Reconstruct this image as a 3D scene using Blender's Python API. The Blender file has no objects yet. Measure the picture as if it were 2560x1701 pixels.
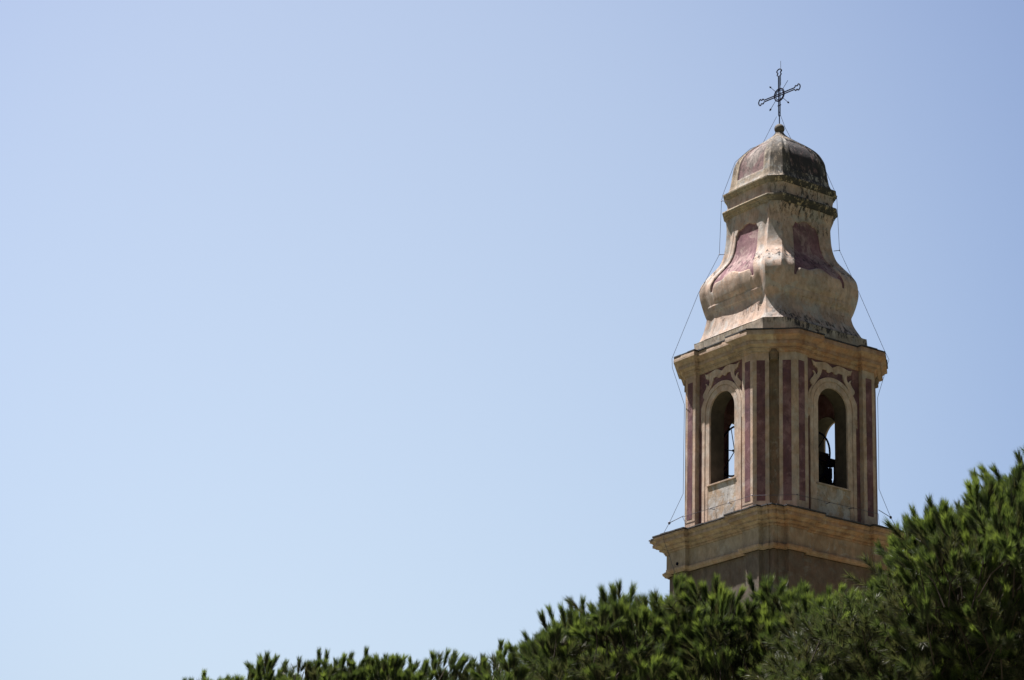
import bpy, bmesh, math, random
import numpy as np
from mathutils import Matrix, Vector

# ------------------------------------------------------------------ camera
S = bpy.context.scene
COL = S.collection
CAM_H = 1.6
F_PX = 6438.16                      # focal length in pixels of a 2560 px wide frame
PITCH = 0.3329
ROLL = -0.0309
cam_d = bpy.data.cameras.new("camera")
cam_d.sensor_width = 36.0
cam_d.lens = F_PX / 2560 * 36
cam_d.clip_start = 0.1
cam_d.clip_end = 8000
cam = bpy.data.objects.new("camera", cam_d)
COL.objects.link(cam)
cam.matrix_world = (Matrix.Translation((0, 0, CAM_H)) @ Matrix.Rotation(math.pi / 2 + PITCH, 4, 'X')
                    @ Matrix.Rotation(-ROLL, 4, 'Z'))
S.camera = cam

# ------------------------------------------------------------------ sky and sun
SUN_EL, SUN_BEHIND = 69.0, 18.0     # degrees; the sun stands to the left, a little behind the tower
sun_v = Vector((-math.cos(math.radians(SUN_BEHIND)) * math.cos(math.radians(SUN_EL)),
                math.sin(math.radians(SUN_BEHIND)) * math.cos(math.radians(SUN_EL)),
                math.sin(math.radians(SUN_EL))))
W = bpy.data.worlds.new("World")
S.world = W
W.use_nodes = True
nt = W.node_tree
for n in list(nt.nodes):
    nt.nodes.remove(n)
sky = nt.nodes.new('ShaderNodeTexSky')
sky.sky_type = 'NISHITA'
sky.sun_disc = False
sky.sun_elevation = math.radians(SUN_EL)
sky.sun_rotation = math.atan2(sun_v.x, sun_v.y)
sky.altitude = 0
sky.air_density = 1.0
sky.dust_density = 3.0
sky.ozone_density = 2.0
# sky brightness by direction: palest ahead, dimmed behind the camera to deepen tower shade
hs = nt.nodes.new('ShaderNodeMix'); hs.data_type = 'RGBA'; hs.blend_type = 'MULTIPLY'
hs.inputs[0].default_value = 1.0
_tc = nt.nodes.new('ShaderNodeTexCoord')
_dt = nt.nodes.new('ShaderNodeVectorMath'); _dt.operation = 'DOT_PRODUCT'
_d0 = Vector((-0.055, math.cos(0.33), math.sin(0.33))).normalized()
_dt.inputs[1].default_value = _d0
nt.links.new(_tc.outputs['Generated'], _dt.inputs[0])
_ac = nt.nodes.new('ShaderNodeMath'); _ac.operation = 'ARCCOSINE'
nt.links.new(_dt.outputs['Value'], _ac.inputs[0])
_mr = nt.nodes.new('ShaderNodeMath'); _mr.operation = 'DIVIDE'; _mr.inputs[1].default_value = math.pi
nt.links.new(_ac.outputs[0], _mr.inputs[0])
_cr = nt.nodes.new('ShaderNodeValToRGB'); _cr.color_ramp.interpolation = 'B_SPLINE'
SKY_RAMP = [(0.0, (1.84, 1.64, 1.41)), (0.045, (1.75, 1.58, 1.39)), (0.08, (1.34, 1.29, 1.28)), (0.12, (0.88, 0.91, 1.06)), (0.25, (0.46, 0.465, 0.50)), (0.6, (0.245, 0.25, 0.27))]
_e = _cr.color_ramp.elements
for i, (p_, c_) in enumerate(SKY_RAMP):
    x_ = _e[i] if i < 2 else _e.new(p_)
    x_.position = p_; x_.color = (c_[0] / 2.5, c_[1] / 2.5, c_[2] / 2.5, 1)
nt.links.new(_mr.outputs[0], _cr.inputs[0])
nt.links.new(_cr.outputs[0], hs.inputs[7])
bg = nt.nodes.new('ShaderNodeBackground')
bg.inputs['Strength'].default_value = 0.15
wo = nt.nodes.new('ShaderNodeOutputWorld')
nt.links.new(sky.outputs[0], hs.inputs[6])
nt.links.new(hs.outputs[2], bg.inputs['Color'])
nt.links.new(bg.outputs[0], wo.inputs[0])

sd = bpy.data.lights.new("sun", 'SUN')
sd.energy = 5.0
sd.angle = math.radians(0.5)
sd.color = (1.0, 0.935, 0.85)
so = bpy.data.objects.new("sun", sd)
COL.objects.link(so)
so.rotation_euler = sun_v.to_track_quat('Z', 'Y').to_euler()
so.location = (-20, 20, 60)

S.view_settings.view_transform = 'Standard'
S.view_settings.look = 'None'
S.view_settings.exposure = 1.2
S.view_settings.gamma = 1
S.render.engine = 'CYCLES'
S.cycles.max_bounces = 8
S.cycles.transparent_max_bounces = 8

R_ = random.Random(7)
NR = np.random.default_rng(11)

# ------------------------------------------------------------------ object helpers
def link(name, me, mat=None, parent=None):
    o = bpy.data.objects.new(name, me)
    COL.objects.link(o)
    if mat is not None:
        me.materials.append(mat)
    if parent is not None:
        o.parent = parent
    return o

def tag(o, label=None, cat=None, group=None, kind=None):
    if label: o['label'] = label
    if cat: o['category'] = cat
    if group: o['group'] = group
    if kind: o['kind'] = kind
    return o

def empty(name, loc, rz=0.0):
    o = bpy.data.objects.new(name, None)
    COL.objects.link(o)
    o.location = loc
    o.rotation_euler = (0, 0, rz)
    o.empty_display_size = 0.5
    return o

class MB:
    def __init__(s):
        s.v = []; s.f = []
    def add(s, vs, fs):
        b = len(s.v)
        s.v += [tuple(v) for v in vs]
        s.f += [tuple(i + b for i in f) for f in fs]
        return s
    def box(s, c, size, rot=None):
        hx, hy, hz = [q / 2 for q in size]
        vs = [Vector((x, y, z)) for x in (-hx, hx) for y in (-hy, hy) for z in (-hz, hz)]
        if rot is not None: vs = [rot @ v for v in vs]
        c = Vector(c)
        return s.add([v + c for v in vs], [(0, 1, 3, 2), (4, 6, 7, 5), (0, 4, 5, 1), (2, 3, 7, 6), (0, 2, 6, 4), (1, 5, 7, 3)])
    def tube(s, pts, rad, n=6, closed=False, caps=True):
        pts = [Vector(p) for p in pts]
        m = len(pts)
        rads = rad if isinstance(rad, (list, tuple)) else [rad] * m
        rings = []
        up = None
        for i, p in enumerate(pts):
            a = pts[i - 1] if (i > 0 or closed) else p
            b = pts[(i + 1) % m] if (i < m - 1 or closed) else p
            t = (b - a).normalized() if (b - a).length > 1e-9 else Vector((0, 0, 1))
            if up is None:
                up = t.orthogonal().normalized()
            else:
                up = (up - t * up.dot(t))
                up = up.normalized() if up.length > 1e-6 else t.orthogonal().normalized()
            w = t.cross(up)
            rings.append([p + (up * math.cos(2 * math.pi * k / n) + w * math.sin(2 * math.pi * k / n)) * rads[i] for k in range(n)])
        vs = [v for r in rings for v in r]
        fs = []
        for i in range(m if closed else m - 1):
            j = (i + 1) % m
            for k in range(n):
                k2 = (k + 1) % n
                fs.append((i * n + k, i * n + k2, j * n + k2, j * n + k))
        if caps and not closed:
            fs.append(tuple(range(n))[::-1]); fs.append(tuple((m - 1) * n + k for k in range(n)))
        return s.add(vs, fs)
    def lathe(s, prof, c=(0, 0, 0), n=24):
        vs = []; fs = []
        for (r, z) in prof:
            for k in range(n):
                a = 2 * math.pi * k / n
                vs.append((c[0] + r * math.cos(a), c[1] + r * math.sin(a), c[2] + z))
        for i in range(len(prof) - 1):
            for k in range(n):
                k2 = (k + 1) % n
                fs.append((i * n + k, i * n + k2, (i + 1) * n + k2, (i + 1) * n + k))
        return s.add(vs, fs)
    def loft(s, rings, cap0=True, cap1=True):
        n = len(rings[0]); vs = [v for r in rings for v in r]; fs = []
        for i in range(len(rings) - 1):
            for k in range(n):
                k2 = (k + 1) % n
                fs.append((i * n + k, i * n + k2, (i + 1) * n + k2, (i + 1) * n + k))
        if cap0: fs.append(tuple(range(n))[::-1])
        if cap1: fs.append(tuple((len(rings) - 1) * n + k for k in range(n)))
        return s.add(vs, fs)
    def prism(s, poly, z0, z1):
        return s.loft([[(x, y, z0) for x, y in poly], [(x, y, z1) for x, y in poly]])
    def build(s, name, mat=None, parent=None, smooth=None, bevel=0, tri=False):
        me = bpy.data.meshes.new(name)
        me.from_pydata(s.v, [], s.f)
        bm = bmesh.new(); bm.from_mesh(me)
        bmesh.ops.remove_doubles(bm, verts=bm.verts, dist=1e-5)
        if tri:
            bmesh.ops.triangulate(bm, faces=[f for f in bm.faces if len(f.verts) > 4])
        bmesh.ops.recalc_face_normals(bm, faces=bm.faces)
        bm.to_mesh(me); bm.free()
        if smooth:
            me.polygons.foreach_set('use_smooth', [True] * len(me.polygons))
            me.set_sharp_from_angle(angle=math.radians(smooth))
        o = link(name, me, mat, parent)
        if bevel:
            b = o.modifiers.new('bevel', 'BEVEL'); b.width = bevel; b.segments = 2; b.limit_method = 'ANGLE'
        return o

# ------------------------------------------------------------------ materials
def new_mat(name):
    m = bpy.data.materials.new(name); m.use_nodes = True
    t = m.node_tree
    for n in list(t.nodes): t.nodes.remove(n)
    out = t.nodes.new('ShaderNodeOutputMaterial')
    bs = t.nodes.new('ShaderNodeBsdfPrincipled')
    t.links.new(bs.outputs[0], out.inputs[0])
    return m, t, bs, out

class G:
    """small node graph helper"""
    def __init__(s, t): s.t = t
    def n(s, typ, **kw):
        x = s.t.nodes.new(typ)
        for k, v in kw.items(): setattr(x, k, v)
        return x
    def l(s, a, b): s.t.links.new(a, b)
    def noise(s, vec, scale, detail=4, rough=0.6, dist=0.0):
        x = s.n('ShaderNodeTexNoise'); x.inputs['Scale'].default_value = scale
        x.inputs['Detail'].default_value = detail; x.inputs['Roughness'].default_value = rough
        x.inputs['Distortion'].default_value = dist
        s.l(vec, x.inputs['Vector']); return x.outputs['Fac']
    def mapping(s, vec, sc=(1, 1, 1), loc=(0, 0, 0)):
        x = s.n('ShaderNodeMapping'); x.inputs['Scale'].default_value = sc; x.inputs['Location'].default_value = loc
        s.l(vec, x.inputs['Vector']); return x.outputs[0]
    def rng(s, v, a, b, c=0.0, d=1.0, smooth=True):
        x = s.n('ShaderNodeMapRange', interpolation_type='SMOOTHSTEP' if smooth else 'LINEAR')
        x.inputs['From Min'].default_value = a; x.inputs['From Max'].default_value = b
        x.inputs['To Min'].default_value = c; x.inputs['To Max'].default_value = d
        s.l(v, x.inputs['Value']); return x.outputs['Result']
    def m(s, op, a, b=None, clamp=False):
        x = s.n('ShaderNodeMath', operation=op); x.use_clamp = clamp
        for i, q in enumerate((a, b)):
            if q is None: continue
            if isinstance(q, (int, float)): x.inputs[i].default_value = q
            else: s.l(q, x.inputs[i])
        return x.outputs[0]
    def mix(s, f, a, b, blend='MIX'):
        x = s.n('ShaderNodeMix', data_type='RGBA', blend_type=blend)
        if isinstance(f, (int, float)): x.inputs[0].default_value = f
        else: s.l(f, x.inputs[0])
        for i, q in ((6, a), (7, b)):
            if isinstance(q, tuple): x.inputs[i].default_value = (q[0], q[1], q[2], 1)
            else: s.l(q, x.inputs[i])
        return x.outputs[2]

def stucco(name, base, alt, orange=None, orange_amt=0.0, grime=(0.07, 0.07, 0.07), grime_amt=0.5, grime_thr=0.58,
           zones=(), streak=0.4, bump=0.25, right_bias=False, pale=(0.42, 0.42, 0.42), pale_amt=0.35, rough=0.9, pale_thr=0.55):
    m, t, bs, out = new_mat(name); g = G(t)
    tc = g.n('ShaderNodeTexCoord').outputs['Object']
    big = g.noise(tc, 0.9, 5, 0.6, 0.3)
    mid = g.noise(g.mapping(tc, (1, 1, 1), (5, 3, 8)), 3.3, 6, 0.65, 0.4)
    fine = g.noise(tc, 28, 5, 0.7)
    stv = g.noise(g.mapping(tc, (5, 5, 0.45)), 1.6, 5, 0.65)
    c = g.mix(g.rng(big, 0.35, 0.65), base, alt)
    if orange:
        f = g.m('MULTIPLY', g.rng(mid, 0.38, 0.62), orange_amt)
        if right_bias:
            sp = g.n('ShaderNodeSeparateXYZ'); g.l(tc, sp.inputs[0])
            d = g.m('SUBTRACT', sp.outputs[0], sp.outputs[1])
            d = g.m('ADD', d, g.m('MULTIPLY', g.m('SUBTRACT', mid, 0.5), 1.0))
            f = g.m('ADD', f, g.rng(d, -0.5, 0.6, -0.15, 0.5), clamp=True)
        c = g.mix(f, c, orange)
    c = g.mix(g.m('MULTIPLY', g.rng(g.noise(g.mapping(tc, (1, 1, 1), (9, 1, 2)), 1.7, 6, 0.7, 0.6), pale_thr, pale_thr + 0.08), pale_amt), c, pale)
    # light and dark variation along vertical runs
    c = g.mix(g.m('MULTIPLY', g.rng(stv, 0.45, 0.75), streak), c, g.mix(0.55, base, (0.09, 0.085, 0.08)))
    # blotchy age: washed-out and darker patches at two sizes
    v1 = g.rng(g.noise(g.mapping(tc, (1, 1, 0.7), (3, 9, 4)), 2.4, 8, 0.68, 0.5), 0.32, 0.68, 0.80, 1.24)
    v2 = g.rng(g.noise(g.mapping(tc, (1, 1, 0.5), (7, 2, 6)), 11.0, 6, 0.7), 0.3, 0.7, 0.86, 1.12)
    vv = g.n('ShaderNodeVectorMath', operation='SCALE'); g.l(c, vv.inputs[0]); g.l(g.m('MULTIPLY', v1, v2), vv.inputs[3]); c = vv.outputs[0]
    # grime speckle and lichen
    spv = g.noise(g.mapping(tc, (1, 1, 0.55), (2, 7, 1)), 7.5, 8, 0.78, 0.2)
    gm = g.m('MULTIPLY', g.rng(spv, grime_thr, grime_thr + 0.09), grime_amt)
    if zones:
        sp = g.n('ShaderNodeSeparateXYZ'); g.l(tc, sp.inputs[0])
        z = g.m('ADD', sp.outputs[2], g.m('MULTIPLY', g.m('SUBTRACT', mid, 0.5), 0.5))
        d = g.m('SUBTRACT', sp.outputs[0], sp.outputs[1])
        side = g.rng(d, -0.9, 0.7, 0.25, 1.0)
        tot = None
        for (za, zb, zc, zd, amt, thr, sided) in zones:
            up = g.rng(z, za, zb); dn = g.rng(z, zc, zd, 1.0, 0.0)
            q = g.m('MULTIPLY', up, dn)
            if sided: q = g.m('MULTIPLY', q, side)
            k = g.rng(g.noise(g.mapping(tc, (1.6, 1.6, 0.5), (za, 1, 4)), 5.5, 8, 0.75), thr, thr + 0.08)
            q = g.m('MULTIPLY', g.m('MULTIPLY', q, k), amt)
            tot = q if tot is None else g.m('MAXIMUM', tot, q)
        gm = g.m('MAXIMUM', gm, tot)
    c = g.mix(gm, c, grime)
    g.l(c, bs.inputs['Base Color'])
    bs.inputs['Roughness'].default_value = rough
    bs.inputs['Specular IOR Level'].default_value = 0.2
    b = g.n('ShaderNodeBump'); b.inputs['Strength'].default_value = bump; b.inputs['Distance'].default_value = 0.03
    g.l(g.m('ADD', g.m('ADD', fine, g.m('MULTIPLY', mid, 1.5)), g.m('MULTIPLY', gm, -0.5)), b.inputs['Height'])
    g.l(b.outputs[0], bs.inputs['Normal'])
    return m

def plain(name, col, rough=0.6, metal=0.0, var=0.3, scale=12, bump=0.1):
    m, t, bs, out = new_mat(name); g = G(t)
    tc = g.n('ShaderNodeTexCoord').outputs['Object']
    n = g.noise(tc, scale, 6, 0.7)
    c = g.mix(g.rng(n, 0.3, 0.7), tuple(q * (1 - var) for q in col), tuple(min(1, q * (1 + var)) for q in col))
    g.l(c, bs.inputs['Base Color'])
    bs.inputs['Roughness'].default_value = rough; bs.inputs['Metallic'].default_value = metal
    b = g.n('ShaderNodeBump'); b.inputs['Strength'].default_value = bump; b.inputs['Distance'].default_value = 0.02
    g.l(n, b.inputs['Height']); g.l(b.outputs[0], bs.inputs['Normal'])
    return m

CREAM = (0.455, 0.34, 0.285); CREAM2 = (0.38, 0.325, 0.295)
M_cream = stucco('cream_stucco', CREAM, CREAM2, (0.36, 0.22, 0.12), 0.35, grime_amt=0.35, grime_thr=0.62, streak=0.25)
M_apron = stucco('apron_stucco', (0.43, 0.345, 0.27), (0.34, 0.32, 0.32), (0.37, 0.24, 0.15), 0.5, grime_amt=0.6, grime_thr=0.55, pale_amt=0.9, pale=(0.44, 0.43, 0.44), streak=0.35, pale_thr=0.48)
M_frame = stucco('frame_stucco', (0.49, 0.39, 0.335), (0.44, 0.375, 0.345), (0.39, 0.24, 0.165), 0.45, grime_amt=0.25, grime_thr=0.63, streak=0.2)
M_purple = stucco('purple_stucco', (0.15, 0.076, 0.094), (0.105, 0.055, 0.078), (0.17, 0.085, 0.08), 0.5,
                  grime=(0.07, 0.04, 0.045), grime_amt=0.5, grime_thr=0.6, pale=(0.25, 0.155, 0.17), pale_amt=0.6, streak=0.4, pale_thr=0.5)
M_corn = stucco('cornice_stucco', (0.385, 0.305, 0.25), (0.34, 0.265, 0.22), (0.33, 0.18, 0.115), 0.45, grime_amt=0.4,
                grime_thr=0.6, streak=0.4, right_bias=True, pale=(0.45, 0.36, 0.28), pale_amt=0.5)
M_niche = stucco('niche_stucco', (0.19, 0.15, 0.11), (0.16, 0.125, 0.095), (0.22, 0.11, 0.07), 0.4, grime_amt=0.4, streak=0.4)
M_frieze = stucco('frieze_stucco', (0.35, 0.305, 0.265), (0.32, 0.265, 0.22), (0.32, 0.2, 0.14), 0.3, grime_amt=0.25, grime_thr=0.64, streak=0.3, right_bias=True)
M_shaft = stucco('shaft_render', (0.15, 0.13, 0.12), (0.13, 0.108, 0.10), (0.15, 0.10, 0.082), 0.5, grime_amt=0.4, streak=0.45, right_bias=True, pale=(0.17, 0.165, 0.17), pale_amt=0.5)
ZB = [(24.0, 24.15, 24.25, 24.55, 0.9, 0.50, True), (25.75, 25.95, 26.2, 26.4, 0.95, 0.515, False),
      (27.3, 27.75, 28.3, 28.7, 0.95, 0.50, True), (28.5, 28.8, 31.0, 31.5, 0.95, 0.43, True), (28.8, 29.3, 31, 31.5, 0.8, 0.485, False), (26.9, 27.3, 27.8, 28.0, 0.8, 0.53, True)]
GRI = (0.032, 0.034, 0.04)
M_bulb = stucco('dome_stucco', (0.46, 0.36, 0.315), (0.36, 0.32, 0.305), (0.40, 0.26, 0.19), 0.5, grime=GRI, grime_amt=0.6, grime_thr=0.575, pale_thr=0.5,
                zones=ZB, pale=(0.36, 0.37, 0.38), pale_amt=0.6, streak=0.35, bump=0.4)
M_bulbp = stucco('dome_purple', (0.19, 0.10, 0.125), (0.14, 0.075, 0.10), (0.26, 0.175, 0.185), 0.5, grime=(0.05, 0.035, 0.04), grime_amt=0.35,
                 grime_thr=0.62, zones=ZB, pale=(0.34, 0.255, 0.255), pale_amt=0.7, pale_thr=0.48, streak=0.35, bump=0.4)
M_capf = stucco('cap_stucco', (0.40, 0.335, 0.27), (0.27, 0.25, 0.235), (0.33, 0.25, 0.19), 0.5, grime=GRI, grime_amt=0.75, grime_thr=0.53,
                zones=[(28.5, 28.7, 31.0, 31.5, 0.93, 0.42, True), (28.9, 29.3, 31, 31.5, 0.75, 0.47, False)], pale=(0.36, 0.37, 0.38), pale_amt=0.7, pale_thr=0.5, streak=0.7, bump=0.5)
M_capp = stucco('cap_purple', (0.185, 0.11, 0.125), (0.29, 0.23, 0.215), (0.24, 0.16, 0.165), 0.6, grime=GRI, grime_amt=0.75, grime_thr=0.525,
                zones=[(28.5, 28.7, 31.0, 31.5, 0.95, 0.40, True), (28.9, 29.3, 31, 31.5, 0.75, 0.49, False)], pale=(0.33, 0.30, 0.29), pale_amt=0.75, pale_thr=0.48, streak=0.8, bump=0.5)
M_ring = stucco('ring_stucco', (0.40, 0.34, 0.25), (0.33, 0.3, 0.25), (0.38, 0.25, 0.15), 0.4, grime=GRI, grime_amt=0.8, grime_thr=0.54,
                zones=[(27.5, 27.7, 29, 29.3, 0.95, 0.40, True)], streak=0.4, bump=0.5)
M_slate = plain('slate', (0.045, 0.042, 0.05), 0.7, 0, 0.4, 6, 0.3)
M_iron = plain('wrought_iron', (0.003, 0.003, 0.02), 0.7, 0.0, 0.3, 20)
M_iron.node_tree.nodes['Principled BSDF'].inputs['Specular IOR Level'].default_value = 0.08
M_wire = plain('cable_metal', (0.10, 0.10, 0.13), 0.5, 0.5, 0.2, 20)
M_ball = plain('weathered_ball', (0.085, 0.075, 0.065), 0.8, 0.0, 0.45, 14, 0.4)
M_bronze = plain('bell_bronze', (0.06, 0.055, 0.04), 0.45, 0.7, 0.4, 8)
M_beam = plain('dark_timber', (0.05, 0.038, 0.028), 0.85, 0, 0.4, 9)
M_inner = plain('inner_render', (0.075, 0.062, 0.05), 0.95, 0, 0.3, 3, 0.3)  # interior colour kept dark to stand in for the belfry's shade
M_text = plain('faded_letters', (0.29, 0.21, 0.185), 0.9, 0, 0.45, 14)

# ------------------------------------------------------------------ tower, in its own local frame
TW = empty('bell_tower', (7.6455, 69.2518, CAM_H), math.radians(34.7555))
tag(TW, 'cream and purple stucco bell tower with a bulbous weathered top rising behind the pine crowns', 'bell tower')

def face_pt(k, u, d, z):           # point on face k: u along it, d out from the axis
    a = math.pi * k / 2
    n = (math.cos(a), math.sin(a)); t = (-n[1], n[0])
    return (n[0] * d + t[0] * u, n[1] * d + t[1] * u, z)

def plan(parts):                   # closed polygon from one side's (u, d) list
    out = []
    for k in range(4):
        for u, d in parts: out.append(face_pt(k, u, d, 0)[:2])
    return out

def offset(poly, d):
    n = len(poly); out = []
    for i in range(n):
        p0, p1, p2 = Vector(poly[i - 1]), Vector(poly[i]), Vector(poly[(i + 1) % n])
        e0 = (p1 - p0).normalized(); e1 = (p2 - p1).normalized()
        n0 = Vector((e0.y, -e0.x)); n1 = Vector((e1.y, -e1.x))
        den = 1 + n0.dot(n1)
        q = p1 + (n0 + n1) * (d / max(den, 0.25))
        out.append((q.x, q.y))
    return out

def mould(mb, poly, prof):
    return mb.loft([[(x, y, z) for x, y in offset(poly, d)] for z, d in prof])

def slates(poly, d, z, th, seed, name='slate_edge'):
    rr = random.Random(seed)
    base = offset(poly, d); n = len(base)
    pts = []; inn = offset(poly, d - 0.45)
    ipt = []; hz = []
    for i in range(n):
        a = Vector(base[i]); b = Vector(base[(i + 1) % n]); L = (b - a).length
        ia = Vector(inn[i]); ib = Vector(inn[(i + 1) % n])
        m = max(1, int(round(L / 0.33)))
        e = (b - a).normalized(); nn = Vector((e.y, -e.x))
        for j in range(m):
            o = rr.uniform(-0.012, 0.02); zz = rr.uniform(-0.004, 0.010) + 0.006 * (j % 2)
            for q in ((j + 0.04) / m, (j + 0.96) / m):
                o2 = o if m > 1 else 0.0
                p = a.lerp(b, q) + nn * o2; pts.append(p); ipt.append(ia.lerp(ib, q)); hz.append(z + zz)
    R0 = [(p.x, p.y, h) for p, h in zip(pts, hz)]
    R1 = [(p.x, p.y, h + th) for p, h in zip(pts, hz)]
    R2 = [(p.x, p.y, z + 0.14) for p in ipt]
    R3 = [(p.x, p.y, z + 0.08) for p in ipt]
    mb = MB(); mb.loft([R3, R0, R1, R2], False, False)
    return mb.build(name, M_slate, TW)

# -- lower shaft
AW, HW, PW, RC = 2.44, 1.877, 0.66, 0.14
k1, k2 = 0.14, 0.04
shaft_side = [(-HW, AW), (-HW + PW, AW), (-HW + PW, AW - RC), (HW - PW, AW - RC), (HW - PW, AW), (HW, AW),
              (HW, AW - k1), (HW + 0.24, AW - k1), (HW + 0.24, AW - k1 - k2), (AW - k1 - k2, AW - k1 - k2),
              ]
# the stepped corner continues on the next side
def shaft_plan():
    out = []
    for k in range(4):
        for u, d in shaft_side: out.append(face_pt(k, u, d, 0)[:2])
        for u, d in [(-HW - 0.24, AW - k1 - k2), (-HW - 0.24, AW - k1), (-HW, AW - k1)]:
            out.append(face_pt((k + 1) % 4, u, d, 0)[:2])
    return out
SP = shaft_plan()
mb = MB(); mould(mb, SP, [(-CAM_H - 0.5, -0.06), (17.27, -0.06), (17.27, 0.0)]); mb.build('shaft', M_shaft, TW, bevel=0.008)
mb = MB(); mould(mb, SP, [(17.271, 0.0), (17.271, 0.035), (17.30, 0.04), (17.33, 0.075), (17.37, 0.085), (17.40, 0.085), (17.42, 0.02), (17.42, 0.0)])
mb.build('string_course', M_corn, TW)
mb = MB(); mould(mb, SP, [(17.421, 0.004), (17.9, 0.004)]); mb.build('frieze', M_frieze, TW, bevel=0.006)
prof = [(17.901, 0.0), (17.901, 0.03), (17.945, 0.035), (17.945, 0.065), (17.96, 0.045), (17.99, 0.07), (18.02, 0.11), (18.02, 0.14), (18.05, 0.14), (18.05, 0.12),
        (18.09, 0.15), (18.13, 0.20), (18.145, 0.25), (18.13, 0.285), (18.21, 0.285), (18.21, 0.265), (18.25, 0.29), (18.275, 0.34), (18.325, 0.343), (18.33, 0.2), (18.47, -0.3)]
mb = MB(); mould(mb, SP, prof); mb.build('lower_cornice', M_corn, TW)
slates(SP, 0.365, 18.331, 0.035, 3)

mb = MB(); mb.lathe([(0.0, 0.0), (0.035, 0.0), (0.045, 0.01), (0.045, -0.02)], (0, 0, 0), 10)
ho = mb.build('putlog_hole', M_iron, TW)  # small dark disc standing in for a putlog hole in the frieze
ho.location = (-AW - 0.02, HW - 0.33, 17.52); ho.rotation_euler = (0, -math.pi / 2, 0)
# -- belfry
AB, HB, PB, RB = 2.28, 1.4516, 0.44, 0.15
WT = 0.62
Z0, Z1 = 18.40, 22.93
WR, WS, WTOP = 0.555, 19.60, 22.22
WC = WTOP - WR
belfry_side = [(-HB, AB), (-HB + PB, AB), (-HB + PB, AB - RB), (HB - PB, AB - RB), (HB - PB, AB), (HB, AB)]
BP = plan(belfry_side)
cmid = (HB + AB) / 2                # chamfer runs (HB,AB) -> (AB,HB)
def chp(s, d):                      # s along the chamfer of corner k=0 (0..1), d outward; local xy
    x0, y0 = AB, HB; x1, y1 = HB, AB
    r = math.sqrt(0.5)
    return (x0 + (x1 - x0) * s + r * d, y0 + (y1 - y0) * s + r * d)
CL = math.hypot(AB - HB, AB - HB)
gw = 0.135 / CL
def rot(p, k):
    a = math.pi * k / 2; c, s = round(math.cos(a)), round(math.sin(a))
    return (p[0] * c - p[1] * s, p[0] * s + p[1] * c)
for k in range(4):
    WS = 19.40 if k == 3 else 19.60      # the right-hand opening reaches a little lower
    groove = [chp(0.5 - gw, 0), chp(0.5 - gw, -0.05)] + [chp(0.5 - gw * math.cos(q), -0.05 - 0.07 * math.sin(q)) for q in (0.5, 1.0, 1.57, 2.14, 2.64)] + [chp(0.5 + gw, -0.05), chp(0.5 + gw, 0)]
    inner = AB - WT
    poly = [(AB - RB, HB - PB), (AB, HB - PB), (AB, HB)] + groove + [(HB, AB), (HB - PB, AB), (HB - PB, AB - RB),
            (HB - PB, inner), (inner, inner), (inner, HB - PB)]
    poly = [rot(p, k) for p in poly]
    mb = MB(); mb.prism(poly, Z0, Z1 + 0.3)
    o = mb.build('corner_pier', M_cream, TW, tri=True)
    # purple stripes: one on each pilaster, two on the chamfer
    mp = MB()
    def strip(pa, pb, nd, z0, z1, th=0.006, recess=0):
        a = Vector(pa); b = Vector(pb); n = Vector(nd)
        vs = []
        for z in (z0, z1):
            for q in (a, b): vs.append((q.x + n.x * th, q.y + n.y * th, z))
            for q in (b, a): vs.append((q.x - n.x * 0.01, q.y - n.y * 0.01, z))
        mp.add(vs, [(0, 1, 5, 4), (1, 2, 6, 5), (2, 3, 7, 6), (3, 0, 4, 7), (0, 3, 2, 1), (4, 5, 6, 7)])
    u0, u1 = HB - PB + 0.12, HB - 0.105
    strip(rot((AB, u0), k), rot((AB, u1), k), rot((1, 0), k), 18.75, 22.72)
    strip(rot((u0, AB), k), rot((u1, AB), k), rot((0, 1), k), 18.75, 22.72)
    r = math.sqrt(0.5)
    for s0, s1 in ((0.095, 0.29), (0.70, 0.895)):
        strip(rot(chp(s0, 0), k), rot(chp(s1, 0), k), rot((r, r), k), 18.72, 22.70)
    mp.build('purple_stripe', M_purple, TW)
    # brown lining of the groove and its little rounded head
    mg = MB()
    gp = [chp(0.5 - gw * 0.96, 0.002)] + [chp(0.5 - gw * 0.96 * math.cos(q), -0.035 - 0.07 * math.sin(q)) for q in (0.0, 0.5, 1.0, 1.57, 2.14, 2.64, 3.14)] + [chp(0.5 + gw * 0.96, 0.002)]
    gp2 = [chp(0.5 + gw * 0.96, -0.16), chp(0.5 - gw * 0.96, -0.16)]
    inn = gp[1:-1]
    mg.prism([rot(p, k) for p in inn + gp2], Z0 + 0.05, Z1 - 0.12)
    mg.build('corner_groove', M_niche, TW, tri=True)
    mh = MB()
    cx, cy = rot(chp(0.5, -0.01), k)
    mh.lathe([(0.001, 0.36), (0.04, 0.33), (0.085, 0.27), (0.10, 0.2), (0.10, 0.12), (0.13, 0.11), (0.13, 0.07), (0.11, 0.05), (0.11, -0.12), (0.001, -0.13)], (cx, cy, Z1 - 0.1), 16)
    mh.build('groove_head', M_niche, TW, smooth=40)

    # wall field with its arched opening
    D = AB - RB
    FW = HB - PB
    mb = MB()
    arc = [(WR * math.cos(q), WC + WR * math.sin(q)) for q in [math.pi * i / 28 for i in range(29)]]
    def extr(mb, pts, d0, d1, k=k):
        n = len(pts)
        vs = [face_pt(k, u, d0, z) for u, z in pts] + [face_pt(k, u, d1, z) for u, z in pts]
        fs = [tuple(range(n)), tuple(range(n, 2 * n))[::-1]] + [(i, (i + 1) % n, n + (i + 1) % n, n + i) for i in range(n)]
        mb.add(vs, fs)
    up = [(FW, Z1 + 0.3), (-FW, Z1 + 0.3), (-FW, WS), (-WR, WS)] + arc[::-1] + [(WR, WS), (FW, WS)]
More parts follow.
